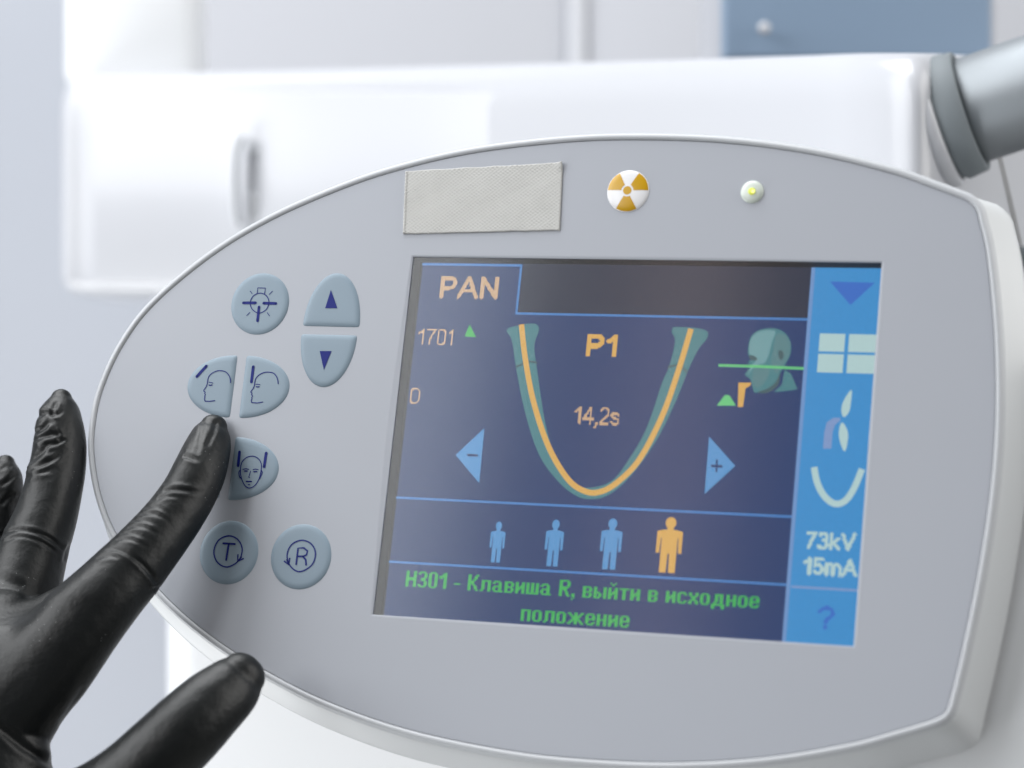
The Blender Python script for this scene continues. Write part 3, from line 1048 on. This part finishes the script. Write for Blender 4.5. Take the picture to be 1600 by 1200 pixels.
V, F = [], []
for a0, a1, r0, r1 in ((2, 62, 1.5, 5.02), (118, 178, 1.5, 5.02), (240, 300, 1.5, 5.02), (0, 360, 0.02, 1.05)):
    v_, f_ = dome_sector(a0, a1, r0, r1)
    F += [tuple(i + len(V) for i in f) for f in f_]
    V += v_
sheet_up(mesh('trefoil', V, F, M_yellow, badge, smooth=True, recalc=False))

lens = dome('indicator_light', 25.9, 60.4, 2.75, 1.0, M_lens, cp)
M_led = bpy.data.materials.new('led_glow')
M_led.use_nodes = True
e_ = M_led.node_tree.nodes['Principled BSDF']
e_.inputs['Base Color'].default_value = srgb(170, 180, 60)
e_.inputs['Emission Color'].default_value = srgb(226, 226, 96)
e_.inputs['Emission Strength'].default_value = 0.45
dome('led', 26.0, 60.3, 0.9, 0.4, M_led, lens, z0=0.89)
M_led2 = M_led.copy()
M_led2.name = 'led_core'
M_led2.node_tree.nodes['Principled BSDF'].inputs['Emission Color'].default_value = srgb(248, 250, 170)
M_led2.node_tree.nodes['Principled BSDF'].inputs['Emission Strength'].default_value = 1.1
dome('led_core', 26.4, 60.2, 0.42, 0.22, M_led2, lens, z0=1.24)

# ------------------------------------------------------------------ strip of fabric tape stuck on the panel
TP = [on_panel(*q) for q in ((630, 366), (875, 360), (880, 254), (634, 268))]
NU, NV = 230, 96
tv, tf = [], []
rng = np.random.default_rng(5)
jag_t = np.interp(np.linspace(0, 1, NU + 1), np.linspace(0, 1, 24), rng.normal(0, .06, 24))
jag_b = np.interp(np.linspace(0, 1, NU + 1), np.linspace(0, 1, 24), rng.normal(0, .05, 24))
for top in (1, 0):
    for j in range(NV + 1):
        for i in range(NU + 1):
            a, b_ = i / NU, j / NV
            p = (TP[0] * (1 - a) + TP[1] * a) * (1 - b_) + (TP[3] * (1 - a) + TP[2] * a) * b_
            p = p + np.array([0.0, jag_b[i] * (1 - b_) + jag_t[i] * b_])
            x, y = p
            z = 0.08
            if top:
                # embossed weave: staggered dimples
                q = 0.5 + 0.25 * (math.cos(2 * math.pi * x / 1.15) * math.cos(2 * math.pi * y / 0.95)) + 0.1 * math.cos(2 * math.pi * (x * .5 + y) / .7)
                z = 0.34 + 0.22 * q + 0.05 * math.sin(x * .35 + 1) * math.sin(y * .5)
                edge = min(a * 41, (1 - a) * 41, b_ * 17, (1 - b_) * 17)
                if a < 0.5 and a * 41 < 0.7:
                    z += 0.16
                if edge < 0.12:
                    z = 0.3
                # lifted top right corner
                cr = max(0.0, 1 - math.hypot((1 - a) * 41, (1 - b_) * 17) / 3.0)
                z += 0.9 * cr ** 2
            else:
                cr = max(0.0, 1 - math.hypot((1 - a) * 41, (1 - b_) * 17) / 3.0)
                z += 0.75 * cr ** 2
            tv.append((x * MM, y * MM, z * MM))
n1 = (NU + 1) * (NV + 1)
for j in range(NV):
    for i in range(NU):
        k = j * (NU + 1) + i
        tf.append((k, k + 1, k + NU + 2, k + NU + 1))
        tf.append((n1 + k + NU + 1, n1 + k + NU + 2, n1 + k + 1, n1 + k))
edge_ids = [i for i in range(NU + 1)] + [j * (NU + 1) + NU for j in range(1, NV + 1)] + [NV * (NU + 1) + i for i in range(NU - 1, -1, -1)] + [j * (NU + 1) for j in range(NV - 1, 0, -1)]
for k in range(len(edge_ids)):
    a, b_ = edge_ids[k], edge_ids[(k + 1) % len(edge_ids)]
    tf.append((b_, a, n1 + a, n1 + b_))
tape = mesh('fabric_tape', tv, tf, M_tape, None, smooth=True, recalc=False)
tape.matrix_world = cp.matrix_world.copy()
auto_smooth(tape, 50)
tag(tape, 'blank strip of off-white woven tape stuck above the screen', 'tape')

# ------------------------------------------------------------------ gloved hand
FINGERS = {  # u, v, half width in photo pixels, depth in metres, thickness ratio
    'index': [(335, 664, 21, .5945, .80), (331, 678, 30, .5935, .80), (324, 702, 37, .5905, .82), (311, 738, 42, .5865, .88), (294, 773, 43.5, .584, .92), (268, 812, 46, .581, .95), (236, 852, 50, .578, .97),
              (203, 890, 55, .5755, .97), (166, 930, 60, .573, .97), (122, 978, 68, .571, .9), (76, 1034, 75, .570, .85), (22, 1096, 82, .570, .8), (-60, 1200, 110, .572, .65)],
    'middle': [(96, 620, 16, .614, .85), (95, 636, 28, .613, .9), (94, 662, 36, .6115, .92), (94, 695, 41, .610, .95), (90, 730, 44, .608, .95), (82, 770, 46, .605, .97), (70, 812, 49.5, .602, .97),
               (54, 855, 54, .599, .97), (40, 900, 59, .596, .97), (22, 952, 66, .592, .92), (-10, 1030, 84, .585, .8), (-60, 1120, 110, .578, .7)],
    'ring': [(9, 722, 15, .620, .85), (7, 738, 27, .619, .9), (2, 765, 35, .617, .93), (-8, 800, 41, .615, .95), (-22, 850, 46, .611, .95), (-40, 910, 52, .606, .95), (-70, 990, 66, .598, .9), (-110, 1090, 92, .588, .75)],
    'thumb': [(381, 1052, 37, .560, .85), (372, 1062, 44, .5595, .85), (355, 1080, 50.5, .558, .88), (328, 1104, 56, .556, .92), (293, 1138, 60.5, .554, .94), (252, 1178, 63, .553, .94), (205, 1224, 68, .553, .94), (150, 1278, 88, .555, .9),
              (70, 1330, 100, .560, .8), (-20, 1340, 120, .566, .7)],
}
PALM = [[(-2, 1110, 84, .571, .75), (-6, 1180, 84, .568, .78), (10, 1300, 95, .563, .75), (60, 1380, 110, .563, .7)],
        [(-60, 1110, 110, .577, .65), (-60, 1220, 130, .573, .62), (-40, 1340, 140, .569, .6), (-60, 1500, 130, .570, .6), (-110, 1640, 120, .572, .6)],
        [(104, 950, 38, .583, .95), (56, 988, 54, .583, .95), (6, 992, 72, .583, .9), (-60, 1010, 95, .583, .9)],
        [(118, 984, 56, .577, .95), (62, 1022, 66, .576, .95), (0, 1040, 84, .5755, .9), (-60, 1060, 100, .575, .9)],
        [(40, 955, 26, .589, .9), (5, 965, 50, .587, .9), (-40, 1000, 80, .583, .8)],
        [(22, 1170, 55, .567, .8), (36, 1240, 52, .564, .85), (90, 1290, 66, .558, .85)]]


def tube_chain(pts, nseg=6, nring=40):
    C = catmull(pts, nseg)
    ctr = np.array([at(c[0], c[1], c[3]) for c in C])
    rad = C[:, 2] * C[:, 3] / FPX
    th = C[:, 4]
    T = np.gradient(ctr, axis=0)
    T /= np.linalg.norm(T, axis=1)[:, None]
    view = ctr - CAM
    view /= np.linalg.norm(view, axis=1)[:, None]
    side = np.cross(T, view); side /= np.linalg.norm(side, axis=1)[:, None]
    dep = np.cross(side, T); dep /= np.linalg.norm(dep, axis=1)[:, None]
    ang = np.linspace(0, 2 * math.pi, nring, endpoint=False)
    rings = []

    def ring(c, s, d, r, k):
        return np.array([c + s * (r * math.cos(a)) + d * (r * k * math.sin(a)) for a in ang])
    # round cap at the first point
    for k in range(1, 6):
        a = math.pi / 2 * (1 - k / 6)
        rings.append(ring(ctr[0] - T[0] * rad[0] * 0.8 * math.sin(a), side[0], dep[0], rad[0] * math.cos(a), th[0]))
    for i in range(len(ctr)):
        rings.append(ring(ctr[i], side[i], dep[i], rad[i], th[i]))
    for k in range(1, 6):
        a = math.pi / 2 * k / 6
        rings.append(ring(ctr[-1] + T[-1] * rad[-1] * 0.7 * math.sin(a), side[-1], dep[-1], rad[-1] * math.cos(a), th[-1]))
    return loft(rings, True, True)


V, F = [], []
for ch in list(FINGERS.values()) + PALM:
    v_, f_ = tube_chain(ch)
    F += [tuple(i + len(V) for i in f) for f in f_]
    V += [tuple(p) for p in v_]
src_o = mesh('hand_source', V, F)
rm = src_o.modifiers.new('remesh', 'REMESH')
rm.mode = 'VOXEL'
rm.voxel_size = 0.00045
sm = src_o.modifiers.new('smooth', 'SMOOTH')
sm.factor = 0.5
sm.iterations = 10
dg = bpy.context.evaluated_depsgraph_get()
ev = src_o.evaluated_get(dg)
hm = bpy.data.meshes.new_from_object(ev)
bpy.data.objects.remove(src_o)

# the latex spans the knuckles in one taut sheet: relax the back of the hand
nv = len(hm.vertices)
co = np.empty(nv * 3); hm.vertices.foreach_get('co', co); co = co.reshape(-1, 3)
ed = np.empty(len(hm.edges) * 2, int); hm.edges.foreach_get('vertices', ed); ed = ed.reshape(-1, 2)
deg = np.bincount(ed.ravel(), minlength=nv).astype(float)
rel = co - CAM
pu = 800 + FPX * rel[:, 0] / rel[:, 1]
pv = 600 - FPX * rel[:, 2] / rel[:, 1]


def ramp(x, a, b):
    t = np.clip((x - a) / (b - a), 0, 1)
    return t * t * (3 - 2 * t)


wt = ramp(pv, 928, 960) * (1 - ramp(pv, 1090, 1150)) * (1 - ramp(pu + 0.75 * (pv - 940), 120, 190)) * 0.6
for _ in range(260):
    avg = np.stack([np.bincount(ed[:, 0], co[ed[:, 1], k], nv) + np.bincount(ed[:, 1], co[ed[:, 0], k], nv) for k in range(3)], 1) / deg[:, None]
    co += (avg - co) * wt[:, None]
hm.vertices.foreach_set('co', co.ravel())
hm.update()

# folds and wrinkles of the glove, pressed into the surface along lines measured on the photo
n = len(hm.vertices)
co = np.empty(n * 3); hm.vertices.foreach_get('co', co); co = co.reshape(-1, 3)
no = np.empty(n * 3); hm.vertices.foreach_get('normal', no); no = no.reshape(-1, 3)
rel = co - CAM
uu = 800 + FPX * rel[:, 0] / rel[:, 1]
vv = 600 - FPX * rel[:, 2] / rel[:, 1]
facing = np.clip(-(no * (rel / np.linalg.norm(rel, axis=1)[:, None])).sum(1) + 0.25, 0, 1)
facing = np.minimum(1, facing * 1.6)
disp = np.zeros(n)


def dist_to(line):
    L_ = np.array(line, float)
    best = np.full(n, 1e9); sgn = np.zeros(n)
    tot = np.r_[0, np.cumsum(np.linalg.norm(np.diff(L_, axis=0), axis=1))]
    par = np.zeros(n)
    for i in range(len(L_) - 1):
        a, d = L_[i], L_[i + 1] - L_[i]
        q = np.c_[uu, vv] - a
        t = np.clip((q @ d) / (d @ d), 0, 1)
        r = q - t[:, None] * d
        dd_ = np.hypot(r[:, 0], r[:, 1])
        m_ = dd_ < best
        best = np.where(m_, dd_, best)
        sgn = np.where(m_, np.sign(q[:, 0] * d[1] - q[:, 1] * d[0]), sgn)
        par = np.where(m_, (tot[i] + t * np.linalg.norm(d)) / tot[-1], par)
    return best, sgn, par


def fold(line, depth, w, ridge=0.5, side=0, fade=(0.12, 0.12)):
    """depth in mm, w in photo pixels; a groove with a raised lip on one or both sides."""
    d, s, par = dist_to(catmull(line, 6))
    f = np.clip(par / max(fade[0], 1e-3), 0, 1) * np.clip((1 - par) / max(fade[1], 1e-3), 0, 1)
    g_ = -np.exp(-(d / w) ** 2)
    rg = np.exp(-((d - 2.1 * w) / (1.1 * w)) ** 2)
    if side:
        rg = rg * (s == side)
    global disp
    disp += 0.6 * depth * MM * f * (g_ + ridge * rg)


def bumpy(u, v, r, h, squash=1.0, ang=0.0):
    global disp
    ca, sa = math.cos(ang), math.sin(ang)
    x = (uu - u) * ca + (vv - v) * sa
    y = (-(uu - u) * sa + (vv - v) * ca) / squash
    disp += h * MM * np.exp(-(x * x + y * y) / r ** 2)


# index finger
fold([(287, 712), (300, 716), (312, 722)], .55, 3.2, .6, 0, (.02, .5))
fold([(318, 655), (312, 690), (306, 712)], .25, 3.0, .5)
fold([(338, 655), (334, 675), (322, 700)], .3, 4.0, .5)
fold([(255, 768), (272, 765), (288, 766), (318, 770)], .5, 3.2, .7, 0, (.02, .35))
fold([(246, 779), (262, 775), (282, 777)], .3, 2.6, .6, 0, (.02, .4))
for k, (x, y, ln) in enumerate([(228, 793, 38), (220, 803, 48), (208, 813, 44), (200, 824, 52), (189, 834, 46), (182, 842, 50)]):
    fold([(x, y), (x + ln * .45, y - 1 + (k % 3)), (x + ln, y + 10 + 3 * (k % 2))], .26 + .07 * (k % 2), 2.5, .7, 0, (.02, .6))
fold([(160, 862), (182, 858), (205, 868), (228, 888), (248, 914)], .75, 3.4, .35, -1, (.25, .01))
fold([(150, 872), (170, 868), (188, 872)], .3, 3, .5)
fold([(238, 922), (252, 916)], .5, 3.0, .8, 0, (.05, .05))
fold([(90, 1140), (104, 1118), (132, 1070)], .4, 5, .3)
# middle finger
bumpy(64, 638, 11, .6); bumpy(62, 664, 11, .7); bumpy(60, 692, 12, .6); bumpy(52, 736, 13, .8); bumpy(84, 670, 12, .4); bumpy(72, 716, 10, .4)
fold([(58, 652), (72, 646), (88, 648), (100, 640)], .6, 3.0, .6, 0, (.02, .4))
fold([(78, 655), (84, 640), (88, 626)], .4, 3.0, .6)
fold([(56, 678), (70, 670), (80, 657)], .55, 3.0, .7, 0, (.02, .2))
fold([(80, 657), (88, 675), (95, 690)], .4, 3.0, .6)
fold([(56, 690), (74, 681), (98, 678)], .55, 3.2, .6, 0, (.02, .4))
fold([(62, 690), (72, 695), (90, 692), (104, 684)], .45, 3.0, .5)
fold([(52, 718), (66, 708), (76, 694)], .45, 3.0, .6)
fold([(48, 738), (64, 728), (86, 716), (96, 706)], .55, 3.2, .7, 0, (.02, .4))
fold([(44, 746), (60, 740), (82, 734)], .4, 3.0, .6, 0, (.02, .4))
fold([(0, 838), (20, 829), (44, 830), (74, 839), (100, 860)], .45, 3.0, .6, 0, (.02, .02))
fold([(4, 848), (30, 838), (60, 845), (98, 868)], .3, 2.6, .5)
fold([(112, 848), (104, 862), (100, 880)], .4, 3.0, .8)
# ring finger
fold([(0, 760), (14, 750), (28, 738)], .4, 3.5, .6)
fold([(0, 790), (14, 776), (26, 770)], .35, 3.5, .6)
fold([(0, 735), (10, 728), (20, 730)], .3, 3.0, .6)
# palm, thumb root
fold([(-5, 1132), (25, 1158), (60, 1182), (88, 1196)], .9, 6, .4, 0, (.1, .05))
fold([(-10, 900), (14, 908), (40, 918)], .35, 6, .6)
# loose micro creases over the latex
rs = np.random.default_rng(11)
for _ in range(60):
    k = rs.normal(0, 1, 3); k /= np.linalg.norm(k)
    lam = rs.uniform(2.5, 9) * MM
    disp += 0.004 * MM * np.sin(co @ k * 2 * math.pi / lam + rs.uniform(0, 6.28))
co2 = co + no * (disp * facing)[:, None]
hm.vertices.foreach_set('co', co2.ravel())
hm.update()
hand = link('gloved_hand', hm, M_glove, None, smooth=True)
tag(hand, 'hand in a black nitrile glove pressing a button on the control panel', 'gloved hand')
